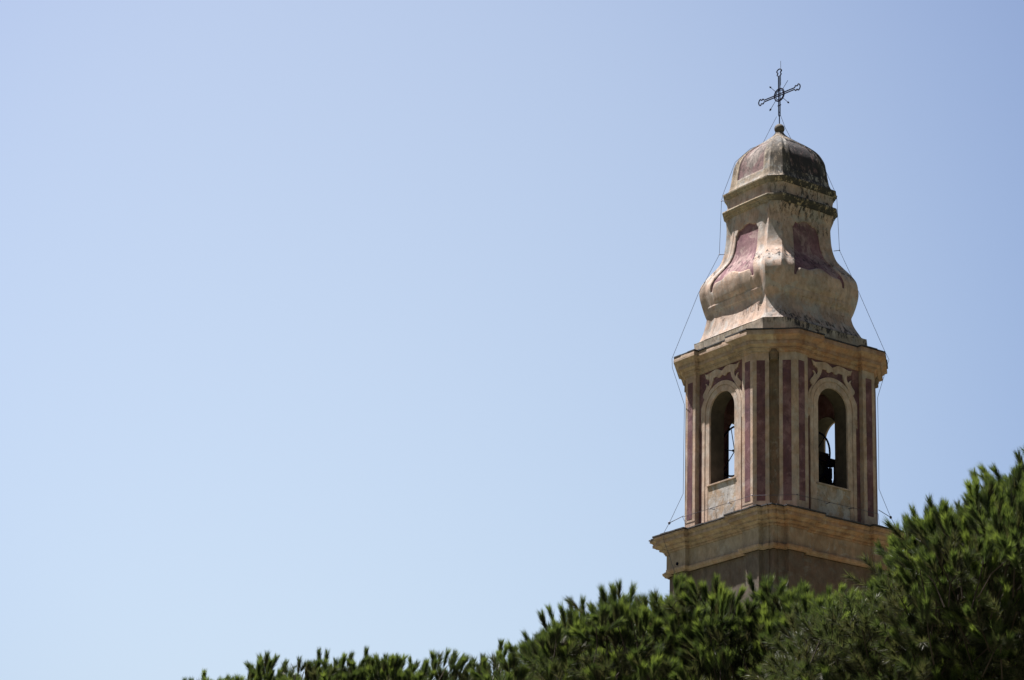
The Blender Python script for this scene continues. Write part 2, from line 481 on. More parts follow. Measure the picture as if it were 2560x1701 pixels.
    extr(mb, up, D, AB - WT + 0.004)
    mb.build('wall_field', M_purple, TW, tri=True)
    # lining of the opening (reveals coloured dark to stand in for shade) set just inside the wall
    ri = WR - 0.012
    mb = MB()
    op = [(ri, WS)] + [(ri * math.cos(math.pi * i / 28), WC + ri * math.sin(math.pi * i / 28)) for i in range(29)] + [(-ri, WS)]
    ou = [(u * (WR + 0.006) / ri, WC + (z - WC) * (WR + 0.006) / ri if z > WC else z) for u, z in op]
    for i in range(len(op) - 1):
        q = [face_pt(k, *p) for p in ((op[i][0], D - 0.02, op[i][1]), (op[i + 1][0], D - 0.02, op[i + 1][1]), (op[i + 1][0], AB - WT - 0.03, op[i + 1][1]), (op[i][0], AB - WT - 0.03, op[i][1]))]
        w = [face_pt(k, *p) for p in ((ou[i][0], D - 0.02, ou[i][1]), (ou[i + 1][0], D - 0.02, ou[i + 1][1]), (ou[i + 1][0], AB - WT - 0.03, ou[i + 1][1]), (ou[i][0], AB - WT - 0.03, ou[i][1]))]
        mb.add(q + w, [(0, 1, 2, 3), (4, 7, 6, 5), (0, 4, 5, 1), (1, 5, 6, 2), (2, 6, 7, 3), (3, 7, 4, 0)])
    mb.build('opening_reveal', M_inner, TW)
    # apron below the sill
    mb = MB(); extr(mb, [(-FW, Z0), (FW, Z0), (FW, WS - 0.001), (-FW, WS - 0.001)], D, AB - WT + 0.004); mb.build('sill_wall', M_purple, TW)
    mb = MB(); extr(mb, [(-0.60, Z0), (0.60, Z0), (0.60, WS - 0.03), (-0.60, WS - 0.03)], D + 0.022, D - 0.01)
    ap = mb.build('apron', M_apron, TW, bevel=0.006)
    mb = MB(); extr(mb, [(-0.62, WS - 0.03), (0.62, WS - 0.03), (0.60, WS + 0.015), (-0.60, WS + 0.015)], D + 0.06, AB - WT)
    mb.build('window_sill', M_cream, TW, bevel=0.006)
    # frame: jambs and archivolt, with a raised outer roll
    mb = MB()
    def ringstrip(r0, r1, d0, d1, zb, jam=True):
        a = [(r0 * math.cos(math.pi * i / 40), WC + r0 * math.sin(math.pi * i / 40)) for i in range(41)]
        b = [(r1 * math.cos(math.pi * i / 40), WC + r1 * math.sin(math.pi * i / 40)) for i in range(41)]
        if jam:
            a = [(r0, zb)] + a + [(-r0, zb)]; b = [(r1, zb)] + b + [(-r1, zb)]
        for i in range(len(a) - 1):
            A0, A1, B1, B0 = a[i], a[i + 1], b[i + 1], b[i]
            vs = [face_pt(k, p[0], d1, p[1]) for p in (A0, A1, B1, B0)] + [face_pt(k, p[0], d0, p[1]) for p in (A0, A1, B1, B0)]
            fs = [(0, 1, 2, 3), (0, 4, 5, 1), (2, 6, 7, 3)]
            if i == 0: fs.append((0, 3, 7, 4))
            if i == len(a) - 2: fs.append((1, 5, 6, 2))
            mb.add(vs, fs)
    ringstrip(WR - 0.014, 0.70, D - 0.03, D + 0.030, WS + 0.016)
    ringstrip(0.70, 0.725, D - 0.01, D + 0.018, WS + 0.016)
    ringstrip(0.725, 0.84, D - 0.01, D + 0.045, Z0)
    fr = mb.build('window_frame', M_frame, TW)
    for sx in (-1, 1):
        mb = MB()
        extr(mb, [(sx * 0.602, Z0), (sx * 0.724, Z0), (sx * 0.724, WS + 0.015), (sx * 0.624, WS + 0.015), (sx * 0.624, WS - 0.032), (sx * 0.602, WS - 0.032)], D + 0.030, D - 0.01)
        mb.build('apron_border', M_frame, TW, tri=True)
    # scrolled stucco ornament over the arch
    right = [(0.857, -1.0), (0.857, -0.31), (0.80, -0.20), (0.715, -0.07), (0.76, -0.02), (0.785, 0.04), (0.77, 0.10), (0.71, 0.18), (0.66, 0.25),
             (0.63, 0.33), (0.65, 0.39), (0.68, 0.43), (0.63, 0.415), (0.59, 0.36), (0.565, 0.31), (0.525, 0.36), (0.505, 0.44), (0.51, 0.51), (0.54, 0.56), (0.565, 0.60),
             (0.585, 0.55), (0.61, 0.62), (0.655, 0.60), (0.67, 0.68), (0.71, 0.79), (0.66, 0.75), (0.59, 0.735), (0.50, 0.755), (0.42, 0.78), (0.34, 0.80),
             (0.25, 0.815), (0.16, 0.79), (0.09, 0.745), (0.0, 0.69)]
    inner_r = [(0.0, 0.56), (0.05, 0.53), (0.10, 0.49), (0.16, 0.50), (0.21, 0.56), (0.27, 0.565), (0.355, 0.55), (0.375, 0.46), (0.41, 0.35), (0.46, 0.25),
               (0.52, 0.16), (0.555, 0.09), (0.60, 0.02), (0.68, -0.10), (0.735, -0.20), (0.775, -0.32), (0.797, -0.45), (0.797, -0.95)]
    mb = MB()
    for sx in (-1, 1):
        pts = [(sx * u * 1.05, WTOP + v * (0.85 if v > 0 else 1.0)) for u, v in right + inner_r]
        extr(mb, pts, D + 0.036, D - 0.008)
    mb.build('scroll_ornament', M_frame, TW, tri=True)
# painted fill between the archivolt and the ornament is the purple wall itself
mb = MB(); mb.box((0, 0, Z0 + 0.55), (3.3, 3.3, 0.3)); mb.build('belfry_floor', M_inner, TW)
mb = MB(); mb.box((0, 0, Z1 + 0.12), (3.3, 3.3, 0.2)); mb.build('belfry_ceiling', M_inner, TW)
prof = [(22.931, 0.0), (22.931, 0.03), (22.97, 0.035), (22.99, 0.055), (23.02, 0.06), (23.02, 0.10), (23.045, 0.10), (23.045, 0.08), (23.09, 0.11), (23.13, 0.165),
        (23.12, 0.205), (23.20, 0.205), (23.20, 0.18), (23.25, 0.205), (23.31, 0.26), (23.345, 0.315), (23.345, 0.335), (23.40, 0.335), (23.478, 0.325), (23.48, 0.2), (23.56, -0.15), (23.56, -0.3)]
mb = MB(); mould(mb, BP, prof); mb.build('upper_cornice', M_corn, TW)
slates(BP, 0.34, 23.481, 0.035, 5)

# -- pedestal of the dome
def octo(a, c, z, bul=0.0, n=1):
    out = []
    for k in range(4):
        hw = a - c
        if n == 1: us = [-1, 1]
        else: us = [-1 + 2 * i / n for i in range(n + 1)]
        for s in us: out.append(face_pt(k, s * hw, a + bul * (1 - s * s), z))
    return out
mb = MB(); mb.loft([octo(1.93, .45, 23.45), octo(1.93, .45, 23.55), octo(1.95, .457, 24.00), octo(1.955, .457, 24.028), octo(1.80, .42, 24.04)])
mb.build('dome_pedestal', stucco('pedestal_stucco', (0.44, 0.37, 0.27), (0.38, 0.35, 0.31), (0.38, 0.27, 0.2), 0.4, grime=GRI, grime_amt=0.4, grime_thr=0.6,
         zones=[(23.8, 23.95, 24.2, 24.3, 0.95, 0.47, True)], pale=(0.40, 0.42, 0.45), pale_amt=0.6), TW, bevel=0.01)

# -- bulb
PROF = [(24.03, 1.955, .457), (24.06, 1.86, .41), (24.10, 1.815, .37), (24.20, 1.765, .34), (24.334, 1.721, .32), (24.570, 1.670, .30), (24.75, 1.645, .30), (24.83, 1.643, .30), (24.974, 1.686, .30),
        (25.230, 1.749, .30), (25.437, 1.789, .31), (25.603, 1.803, .32), (25.807, 1.769, .33), (26.002, 1.669, .33), (26.209, 1.525, .31), (26.417, 1.395, .31),
        (26.648, 1.314, .29), (26.917, 1.262, .27), (27.159, 1.232, .25), (27.463, 1.215, .24), (27.721, 1.215, .24), (27.90, 1.22, .25)]
PZ = np.array([p[0] for p in PROF]); PA = np.array([p[1] for p in PROF]); PC = np.array([p[2] for p in PROF])
def catmull(x, X, Y):
    m = np.gradient(Y, X)
    i = np.clip(np.searchsorted(X, x) - 1, 0, len(X) - 2)
    h = X[i + 1] - X[i]; t = np.clip((x - X[i]) / h, 0, 1)
    return (2*t**3-3*t**2+1)*Y[i] + (t**3-2*t**2+t)*h*m[i] + (-2*t**3+3*t**2)*Y[i+1] + (t**3-t**2)*h*m[i+1]
def sst(x, a, b):
    t = np.clip((x - a) / (b - a), 0, 1); return t * t * (3 - 2 * t)

def grid_mesh(name_mats, verts, nu, nz, cls, parent, smooth=60):
    """verts (nz+1, nu+1, 3); cls (nz, nu) int class -> one mesh per class"""
    V = verts.reshape(-1, 3)
    idx = np.arange((nz + 1) * (nu + 1)).reshape(nz + 1, nu + 1)
    for cid, (nm, mat) in enumerate(name_mats):
        sel = cls == cid
        if not sel.any(): continue
        q = np.stack([idx[:-1, :-1][sel], idx[:-1, 1:][sel], idx[1:, 1:][sel], idx[1:, :-1][sel]], 1)
        used, inv = np.unique(q, return_inverse=True)
        me = bpy.data.meshes.new(nm)
        me.from_pydata(V[used].tolist(), [], inv.reshape(-1, 4).tolist())
        me.polygons.foreach_set('use_smooth', [True] * len(me.polygons))
        me.set_sharp_from_angle(angle=math.radians(smooth))
        link(nm, me, mat, parent)

BUL = 0.005
nz, nu = 230, 110
zs = np.linspace(24.03, 27.90, nz + 1)
az = catmull(zs, PZ, PA); cz = catmull(zs, PZ, PC)
pp = np.linspace(-1, 1, nu + 1)
Zg, Pg = np.meshgrid(zs, pp, indexing='ij')
fz = 0.52 + 0.13 * (1 - sst(Zg[:, :1], 25.5, 26.9))          # half width of the painted panel; grid columns follow its edge
ap_ = np.abs(Pg)
ka, kb = round(0.44 * 55) / 55, round(0.60 * 55) / 55
gz_ = 0.045 + 0.085 * sst(Zg[:, :1], 25.45, 25.85)
Sg = np.sign(Pg) * np.where(ap_ < ka, ap_ / ka * (fz - gz_), np.where(ap_ < kb, fz - gz_ + (ap_ - ka) / (kb - ka) * gz_, fz + (ap_ - kb) / (1 - kb) * (1 - fz)))
bw = sst(zs, 24.05, 24.6) * (1 - sst(zs, 27.5, 27.9)); az = az - 0.045 * bw
LEAN = np.stack([-0.82 * 0.045 * bw, 0.57 * 0.045 * bw, 0 * bw], -1)
Ag = np.repeat(az[:, None], nu + 1, 1); Cg = np.repeat(cz[:, None], nu + 1, 1)
Wg = Ag - Cg
def masks(Z, Sx, Wd):
    au = np.abs(Sx)
    f = 0.52 + (0.65 - 0.52) * (1 - sst(Z, 25.5, 26.9)) * 1.0
    ztop = 27.42 + 0.05 * np.cos(Sx * 9.5) - 0.22 * sst(au, f - 0.14, f)
    zc = 25.80 + 0.07 * np.cos(np.clip(Sx / 0.34, -1, 1) * math.pi) + 0.0 * Z
    gwid = 0.045 + 0.085 * sst(Z, 25.45, 25.85)
    fc = f - gwid
    p = sst(f - au, -0.012, 0.012) * sst(ztop - Z, -0.01, 0.015) * sst(Z - 25.48, -0.01, 0.02)
    cm = sst(fc - au, -0.006, 0.006) * sst(zc - Z, -0.01, 0.015)
    cu = sst(fc - au, -0.012, 0.04) * sst(zc - Z, -0.01, 0.06) * sst(Z - 25.10, -0.02, 0.16)
    low = sst(fc + 0.02 - au, -0.01, 0.01) * sst(25.40 - Z, -0.01, 0.01)
    p = p * (1 - cm) * (1 - low)
    band = sst(0.86 - au, -0.01, 0.015) * sst(25.10 - Z, -0.01, 0.01) * sst(Z - 24.93, -0.01, 0.01)
    return p, cu, band
P, CU, BD = masks(Zg, Sg, Wg)
disp = -0.05 * P + 0.06 * CU * (0.35 + 0.65 * np.clip(1 - (Sg / 0.52) ** 2, 0, 1)) + 0.022 * BD
disp += BUL * (1 - Sg ** 2)
disp -= 0.04 * np.exp(-((np.abs(Sg) - 0.83) / 0.09) ** 2) * (1 - P)
# surface normal in the (d, z) plane for the relief
da = np.gradient(az, zs); nl = np.sqrt(1 + da ** 2)
Nd = (1 / nl)[:, None]; Nz = (-da / nl)[:, None]
Dg = Ag + disp * Nd; Z2 = Zg + (disp - BUL * (1 - Sg ** 2)) * Nz
Pm = (P[:-1, :-1] + P[1:, 1:] + P[:-1, 1:] + P[1:, :-1]) / 4
cls = (Pm > 0.5).astype(int)
for k in range(4):
    a = math.pi * k / 2; n = (math.cos(a), math.sin(a)); t = (-n[1], n[0])
    U = Sg * Wg
    V = np.stack([n[0] * Dg + t[0] * U, n[1] * Dg + t[1] * U, Z2], -1)
    V = V + LEAN[:, None, :]
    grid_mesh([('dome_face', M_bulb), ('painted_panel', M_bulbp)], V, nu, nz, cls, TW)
    # chamfer strip joining this face to the next, slightly proud of the corner
    nc = 8
    E0 = np.stack([n[0] * Ag[:, -1] + t[0] * Wg[:, -1], n[1] * Ag[:, -1] + t[1] * Wg[:, -1], zs], -1)
    n2 = (-n[1], n[0]); t2 = (-n2[1], n2[0])
    E1 = np.stack([n2[0] * Ag[:, 0] - t2[0] * Wg[:, 0], n2[1] * Ag[:, 0] - t2[1] * Wg[:, 0], zs], -1)
    tt = np.linspace(0, 1, nc + 1)
    rad = np.array([math.cos(a + math.pi / 4), math.sin(a + math.pi / 4), 0])
    hump = 0.0 * np.sin(tt * math.pi)
    V = E0[:, None, :] * (1 - tt)[None, :, None] + E1[:, None, :] * tt[None, :, None] + rad[None, None, :] * hump[None, :, None]
    V = V + LEAN[:, None, :]
    grid_mesh([('dome_rib', M_bulb)], V, nc, nz, np.zeros((nz, nc), int), TW)

# faded letters on the inscription bands
def letters(k, txt, s0, s1, zb, h):
    cu = bpy.data.curves.new('letters', 'FONT'); cu.body = txt; cu.size = 1.0; cu.space_character = 1.15
    cu.resolution_u = 3
    ob = bpy.data.objects.new('letters_tmp', cu); COL.objects.link(ob)
    dg = bpy.context.evaluated_depsgraph_get()
    me = bpy.data.meshes.new_from_object(ob.evaluated_get(dg))
    bpy.data.objects.remove(ob)
    bm = bmesh.new(); bm.from_mesh(me)
    bmesh.ops.subdivide_edges(bm, edges=[e for e in bm.edges if e.calc_length() > 0.3], cuts=2)
    xs = [v.co.x for v in bm.verts]; x0, x1 = min(xs), max(xs)
    for v in bm.verts:
        s = s0 + (v.co.x - x0) / (x1 - x0) * (s1 - s0)
        z = zb + v.co.y * h / 0.72
        A = float(catmull(np.array([z]), PZ, PA)[0]); Cc = float(catmull(np.array([z]), PZ, PC)[0])
        A -= 0.045
        q = face_pt(k, s * (A - Cc), A + BUL * (1 - s * s) + 0.006, z)
        v.co = (q[0] - 0.037, q[1] + 0.0257, q[2])
    bm.to_mesh(me); bm.free()
    o = link('inscription', me, M_text, TW)
    return o
for k in (2, 3):
    letters(k, 'NICIT', 0.28, 0.80, 24.46, 0.26)
letters(2, 'K', -0.42, -0.32, 24.40, 0.24)

# -- rings, neck and cap
def ring(name, prof, mat, bul=0.03, sm=None):
    mb = MB(); mb.loft([octo(a, c, z, bul, 10) for z, a, c in prof]); return mb.build(name, mat, TW, smooth=sm)
ring('lower_ring', [(27.86, 1.20, .24), (27.862, 1.235, .26), (27.90, 1.245, .27), (27.92, 1.275, .30), (27.95, 1.28, .30), (27.965, 1.305, .32),
                    (27.99, 1.335, .35), (28.03, 1.347, .36), (28.065, 1.335, .35), (28.08, 1.25, .32), (28.10, 1.20, .3)], M_ring)
ring('neck', [(28.085, 1.235, .33), (28.2, 1.22, .31), (28.36, 1.22, .30), (28.44, 1.235, .30)], M_bulb, 0.02, 40)
ring('upper_ring', [(28.441, 1.235, .30), (28.445, 1.255, .31), (28.48, 1.262, .32), (28.50, 1.285, .33), (28.54, 1.30, .34), (28.57, 1.325, .35),
                    (28.61, 1.328, .354), (28.625, 1.22, .30), (28.63, 1.15, .3)], M_ring)

DP = [(28.60, 1.27, .30), (28.66, 1.215, .29), (28.76, 1.165, .27), (28.975, 1.123, .26), (29.18, 1.095, .25), (29.36, 1.07, .24), (29.50, 1.045, .23), (29.668, 0.985, .22), (29.80, 0.915, .20),
      (29.93, 0.82, .18), (30.05, 0.70, .16), (30.17, 0.56, .13), (30.28, 0.42, .10), (30.38, 0.30, .08), (30.47, 0.20, .06), (30.56, 0.13, .045), (30.64, 0.10, .04)]
DZ = np.array([p[0] for p in DP]); DA = np.array([p[1] for p in DP]); DC = np.array([p[2] for p in DP])
nz2, nu2 = 110, 60
zs = DZ[0] + (DZ[-1] - DZ[0]) * np.linspace(0, 1, nz2 + 1)
az = catmull(zs, DZ, DA); cz = catmull(zs, DZ, DC)
ss = np.linspace(-1, 1, nu2 + 1)
Zg, Sg = np.meshgrid(zs, ss, indexing='ij')
Ag = np.repeat(az[:, None], nu2 + 1, 1); Wg = Ag - np.repeat(cz[:, None], nu2 + 1, 1)
au = np.abs(Sg)
P = sst(0.66 - au, -0.02, 0.02) * sst(Zg - 28.98, -0.01, 0.02) * sst(30.18 - Zg, -0.01, 0.02)
da = np.gradient(az, zs); nl = np.sqrt(1 + da ** 2)
rel = -0.035 * P - 0.03 * np.exp(-((au - 0.84) / 0.08) ** 2)
Dg = Ag + rel * (1 / nl)[:, None] + 0.03 * Wg * (1 - Sg ** 2); Z2 = Zg + rel * (-da / nl)[:, None]
Pm = (P[:-1, :-1] + P[1:, 1:]) / 2
cls = (Pm > 0.5).astype(int)
for k in range(4):
    a = math.pi * k / 2; n = (math.cos(a), math.sin(a)); t = (-n[1], n[0])
    U = Sg * Wg
    V = np.stack([n[0] * Dg + t[0] * U, n[1] * Dg + t[1] * U, Z2], -1)
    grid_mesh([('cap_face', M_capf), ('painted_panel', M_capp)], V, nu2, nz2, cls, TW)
    E0 = np.stack([n[0] * Ag[:, -1] + t[0] * Wg[:, -1], n[1] * Ag[:, -1] + t[1] * Wg[:, -1], zs], -1)
    n2 = (-n[1], n[0]); t2 = (-n2[1], n2[0])
    E1 = np.stack([n2[0] * Ag[:, 0] - t2[0] * Wg[:, 0], n2[1] * Ag[:, 0] - t2[1] * Wg[:, 0], zs], -1)
    tt = np.linspace(0, 1, 5)
    V = E0[:, None, :] * (1 - tt)[None, :, None] + E1[:, None, :] * tt[None, :, None]
    grid_mesh([('cap_rib', M_capf)], V, 4, nz2, np.zeros((nz2, 4), int), TW)

mb = MB()
mb.lathe([(0.10, 30.60), (0.115, 30.62), (0.10, 30.64)] , (0, 0, 0), 20)
mb.lathe([(0.152 * math.sin(q), 30.745 - 0.152 * math.cos(q)) for q in [0.02 + 3.10 * i / 16 for i in range(17)]], (0, 0, 0), 28)
mb.build('finial_ball', M_ball, TW, smooth=50)

# -- wrought iron cross
cr_dir = Vector((0.643, -0.766, 0))                         # world direction of its arms
cd = Matrix.Rotation(-math.radians(34.7555), 3, 'Z') @ cr_dir
def cx_(s, z, o=0.0):
    n = Vector((-cd.y, cd.x, 0))
    return Vector((0, 0, z)) + cd * s + n * o
CZ = 31.84
mb = MB()
rt = 0.018
mb.tube([cx_(0, 30.85), cx_(0, 31.17)], 0.016, 8)
def outline(axis):                                           # double bar with lobed end, drawn from ring to tip
    L = {'r': 0.84, 'l': 0.84, 't': 0.83}[axis]
    half = [(0.12, 0.028), (L - 0.22, 0.028), (L - 0.21, 0.045), (L - 0.19, 0.075), (L - 0.165, 0.082), (L - 0.15, 0.062), (L - 0.125, 0.05), (L - 0.10, 0.062),
            (L - 0.085, 0.095), (L - 0.055, 0.098), (L - 0.03, 0.075), (L - 0.01, 0.045), (L, 0.02)]
    pts = half + [(a, -b) for a, b in half[::-1]]
    if axis == 'r': return [cx_(a, CZ + b) for a, b in pts]
    if axis == 'l': return [cx_(-a, CZ + b) for a, b in pts]
    return [cx_(b, CZ + a) for a, b in pts]
for ax in 'rlt': mb.tube(outline(ax), rt, 6)
mb.tube([cx_(-0.028, CZ - 0.12), cx_(-0.028, 31.2), cx_(-0.02, 31.165), cx_(0, 31.15), cx_(0.02, 31.165), cx_(0.028, 31.2), cx_(0.028, CZ - 0.12)], rt, 6)
mb.box(cx_(0, 31.50), (0.13, 0.02, 0.025), Matrix.Rotation(math.atan2(cd.y, cd.x), 3, 'Z'))
for s_, z_ in ((-0.028, CZ), (0.028, CZ)): mb.tube([cx_(s_, CZ - 0.13), cx_(s_, CZ + 0.13)], rt, 6)
for z_ in (-0.028, 0.028): mb.tube([cx_(-0.13, CZ + z_), cx_(0.13, CZ + z_)], rt, 6)
cross = mb.build('cross', M_iron, TW)
mb = MB()
for r, o in ((0.195, 0.0), (0.15, 0.012)):
    mb.tube([cx_(r * math.cos(q), CZ + r * math.sin(q), o) for q in [2 * math.pi * i / 28 for i in range(28)]], 0.022 if r > .16 else 0.012, 6, closed=True)
mb.build('halo_ring', M_iron, cross)
for ang, knob in ((45, False), (225, True), (135, True), (315, True)):
    c, s = math.cos(math.radians(ang)), math.sin(math.radians(ang))
    mb = MB(); L = 0.50
    mb.tube([cx_(0.19 * c, CZ + 0.19 * s), cx_(L * c, CZ + L * s)], 0.008, 6)
    if knob:
        mb.tube([cx_(q * c, CZ + q * s) for q in (L - 0.03, L, L + 0.03, L + 0.06)], [0.012, 0.028, 0.022, 0.006], 8)
    mb.build('ray', M_iron, cross)
mb = MB(); mb.tube([cx_(0.045, CZ + 0.3, 0.02), cx_(0.045, 32.93, 0.02)], 0.007, 6); mb.build('lightning_rod', M_wire, cross)

# ------------------------------------------------------------------ bells inside the belfry
TM = TW.matrix_basis.copy()
def tower_world(p): return Matrix.Translation(TW.location) @ Matrix.Rotation(TW.rotation_euler.z, 4, 'Z') @ Vector(p)
def make_bell(x, y, z, R, wr, wx, label):
    w = tower_world((x, y, z))
    root = empty('church_bell', w, TW.rotation_euler.z)
    tag(root, label, 'bell', 'bells in the belfry')
    mb = MB()
    mb.lathe([(R * q, -R * h) for q, h in ((0.001, 0.12), (0.30, 0.14), (0.44, 0.22), (0.50, 0.40), (0.55, 0.75), (0.62, 1.1), (0.74, 1.4), (0.92, 1.62), (1.0, 1.75), (0.96, 1.78), (0.85, 1.66), (0.001, 1.2))], (0, 0, 0), 32)
    mb.build('bell_body', M_bronze, root, smooth=40)
    mb = MB(); mb.box((0, 0, 0.04), (R * 2.4, 0.16, 0.22)); mb.box((0, 0, 0.2), (R * 1.3, 0.13, 0.16)); mb.build('headstock', M_beam, root, bevel=0.015)
    mb = MB(); mb.tube([(-R * 1.5, 0, 0.02), (R * 1.5, 0, 0.02)], 0.035, 10); mb.build('axle', M_iron, root)
    mb = MB(); mb.tube([(0, 0, -0.3 * R), (0, 0, -1.7 * R)], [0.015, 0.03], 8); mb.lathe([(0.001, -0.06), (0.05, -0.03), (0.06, 0), (0.05, 0.03), (0.001, 0.06)], (0, 0, -1.72 * R), 12)
    mb.build('clapper', M_iron, root)
    mb = MB()
    mb.tube([(wx, wr * math.cos(q), wr * math.sin(q) + 0.02) for q in [2 * math.pi * i / 40 for i in range(40)]], 0.028, 8, closed=True)
    for i in range(3):
        q = math.pi * i / 3 + 0.3
        mb.tube([(wx, wr * math.cos(q), wr * math.sin(q) + 0.02), (wx, -wr * math.cos(q), -wr * math.sin(q) + 0.02)], 0.014, 6)
    for i in range(9):
        q = 2 * math.pi * i / 9
    mb.build('bell_wheel', M_iron, root)
make_bell(-0.42, 0.78, 20.85, 0.46, 0.72, -0.62, 'bronze bell with iron wheel seen through the left arched opening')
make_bell(0.90, -0.62, 20.62, 0.42, 0.76, -0.32, 'bronze bell with iron wheel seen through the right arched opening')
fr = empty('timber_trestle', tower_world((0, 0, 19.10)), TW.rotation_euler.z)
tag(fr, 'dark timber and iron trestle carrying the bells inside the belfry', 'trestle')
def fb(name, a, b, th=0.12):
    mb = MB(); a = Vector(a); b = Vector(b)
    mb.tube([a, b], th / 1.6, 4); mb.build(name, M_beam, fr)
for y in (-1.45, 1.45):
    pass
for (x, y, zt) in ((-0.12, 0.78, 1.72), (0.34, 0.78, 1.72), (0.22, -0.62, 1.48), (1.5, -0.62, 1.48)):
    fb('post', (x, y, 0), (x, y, zt))
    fb('brace', (x, y - 0.45, 0.05), (x, y, zt - 0.25), 0.08)
    fb('brace', (x, y + 0.45, 0.05), (x, y, zt - 0.25), 0.08)
fb('beam', (-1.6, 0.2, 0.35), (1.6, 0.2, 0.35)); fb('beam', (-1.6, -1.1, 0.35), (1.6, -1.1, 0.35))
mb = MB()
mb.box((0.74, -1.16, 1.02), (0.10, 0.16, 0.30)); mb.box((0.80, -1.10, 1.28), (0.18, 0.10, 0.08)); mb.box((0.70, -1.22, 0.74), (0.07, 0.07, 0.34))
mb.tube([(0.62, -1.2, 0.9), (0.80, -1.12, 1.12), (0.86, -1.1, 1.36), (0.74, -1.1, 1.52)], 0.022, 6)
mb.tube([(0.70, -1.22, 0.5), (0.84, -1.16, 0.82), (0.74, -1.16, 1.02)], 0.02, 6)
mb.build('striking_hammer', M_iron, fr)
mb = MB(); mb.tube([(0.55 + 0.1, -0.3, 1.35), (0.75, -0.2, 1.55), (0.9, -0.2, 1.5)], 0.06, 8); mb.box((1.1, -0.25, 1.45), (0.24, 0.2, 0.22)); mb.build('motor', M_iron, fr)

# ------------------------------------------------------------------ image ray helper (turns a pixel of the photograph into a point at a given place)
Rc = cam.matrix_world.to_3x3()
def ray(px, py):
    d = Vector(((px - 1280) / F_PX, -(py - 850.5) / F_PX, -1))
    return (Rc @ d)
CAMP = Vector((0, 0, CAM_H))
def at_dist(px, py, Y):
    d = ray(px, py); return CAMP + d * (Y / d.y)
TH = math.radians(34.7555)
def ldir(lx, ly):
    v = Matrix.Rotation(TH, 3, 'Z') @ Vector((lx, ly, 0)); return v.normalized()
AX = Vector((7.6455, 69.2518, 0))
def on_plane(px, py, p0, n):
    d = ray(px, py); return CAMP + d * ((p0 - CAMP).dot(n) / d.dot(n))
def on_corner(px, py, which):       # vertical plane through the axis and one side corner of the tower
    dirv = ldir(-2.28, 1.45) if which == 'L' else ldir(2.28, -1.45)
    n = Vector((-dirv.y, dirv.x, 0))
    return on_plane(px, py, AX, n)

def cable(name, label, runs, ties, clamps=()):
    root = None
    mb = MB()
    for r in runs: mb.tube(r, 0.0065, 5)
    root = mb.build(name, M_wire)
    tag(root, label, 'cable')
    for a, b in ties:
        mb = MB(); mb.tube([a, b], 0.010, 5); mb.lathe([(0.001, -0.025), (0.025, 0), (0.001, 0.025)], tuple(a), 8); mb.build('standoff', M_wire, root)
    for c in clamps:
        mb = MB(); mb.lathe([(0.001, -0.05), (0.035, -0.02), (0.035, 0.02), (0.001, 0.05)], tuple(c), 8); mb.build('clamp', M_wire, root)
L = lambda x, y: on_corner(x, y, 'L')
Rr = lambda x, y: on_corner(x, y, 'R')
left = [L(1941.6, 292), L(1930, 314), L(1906, 361), L(1876, 372.5), L(1838, 406), L(1807.0, 488), L(1803.8, 503), L(1798.3, 637), L(1766.0, 698.6), L(1746.5, 733), L(1680, 896.6), L(1680.8, 919.5), L(1711, 1012),
        L(1709.5, 1120), L(1708, 1234.5), L(1673.2, 1308), L(1660, 1332), L(1657.8, 1346), L(1672, 1386), L(1685.5, 1427.6), L(1690, 1499)]
cable('lightning_cable', 'thin dark cable running down the left side of the tower from the cross', [left],
      [(L(1803.8, 503), L(1819, 503.5)), (L(1798.3, 637), L(1812, 637)), (L(1673.2, 1308), L(1709, 1290))], [L(1673.2, 1308)])
right = [Rr(1948, 280), Rr(1963, 320), Rr(1982, 356), Rr(2016, 372.5), Rr(2051, 397), Rr(2086.5, 478), Rr(2091.8, 491.3), Rr(2098.7, 626.5), Rr(2140.4, 716), Rr(2211.5, 877.6), Rr(2222.5, 899.6), Rr(2194, 994),
         Rr(2196.5, 1120), Rr(2197.5, 1223), Rr(2226.8, 1294), Rr(2240, 1319)]
cable('lightning_cable', 'thin dark cable running down the right side of the tower towards the pines', [right],
      [(Rr(2091.8, 491.3), Rr(2083, 492)), (Rr(2098.7, 626.5), Rr(2084, 628)), (Rr(2226.8, 1294), Rr(2196, 1275))], [Rr(2226.8, 1294)])
# the wire strung round the belfry just above the lower cornice
ww = []
zc_ = 18.86
for (lx, ly) in ((-HB - 0.02, AB + .03), (-AB - 0.05, HB + 0.03), (-AB - 0.05, 0.3), (-AB - 0.05, -0.5), (-AB - 0.05, -HB - 0.02), (-HB - 0.02, -AB - 0.05), (-0.3, -AB - 0.05), (0.55, -AB - 0.05), (HB + 0.02, -AB - 0.05), (AB + 0.05, -HB)):
    ww.append(tower_world((lx, ly, zc_)))
cable('strung_wire', 'thin wire strung round the foot of the belfry above the lower cornice', [ww],
      [(ww[i], ww[i] + (AX + Vector((0, 0, ww[i].z)) - ww[i]).normalized() * 0.16) for i in (2, 3, 4, 5, 6, 7)])

# ------------------------------------------------------------------ ground
mb = MB(); mb.add([(-3000, -3000, 0), (3000, -3000, 0), (3000, 3000, 0), (-3000, 3000, 0)], [(0, 1, 2, 3)])
tag(mb.build('ground', plain('dry_grass_ground', (0.10, 0.10, 0.055), 1.0, 0, 0.5, 0.6)), kind='structure')

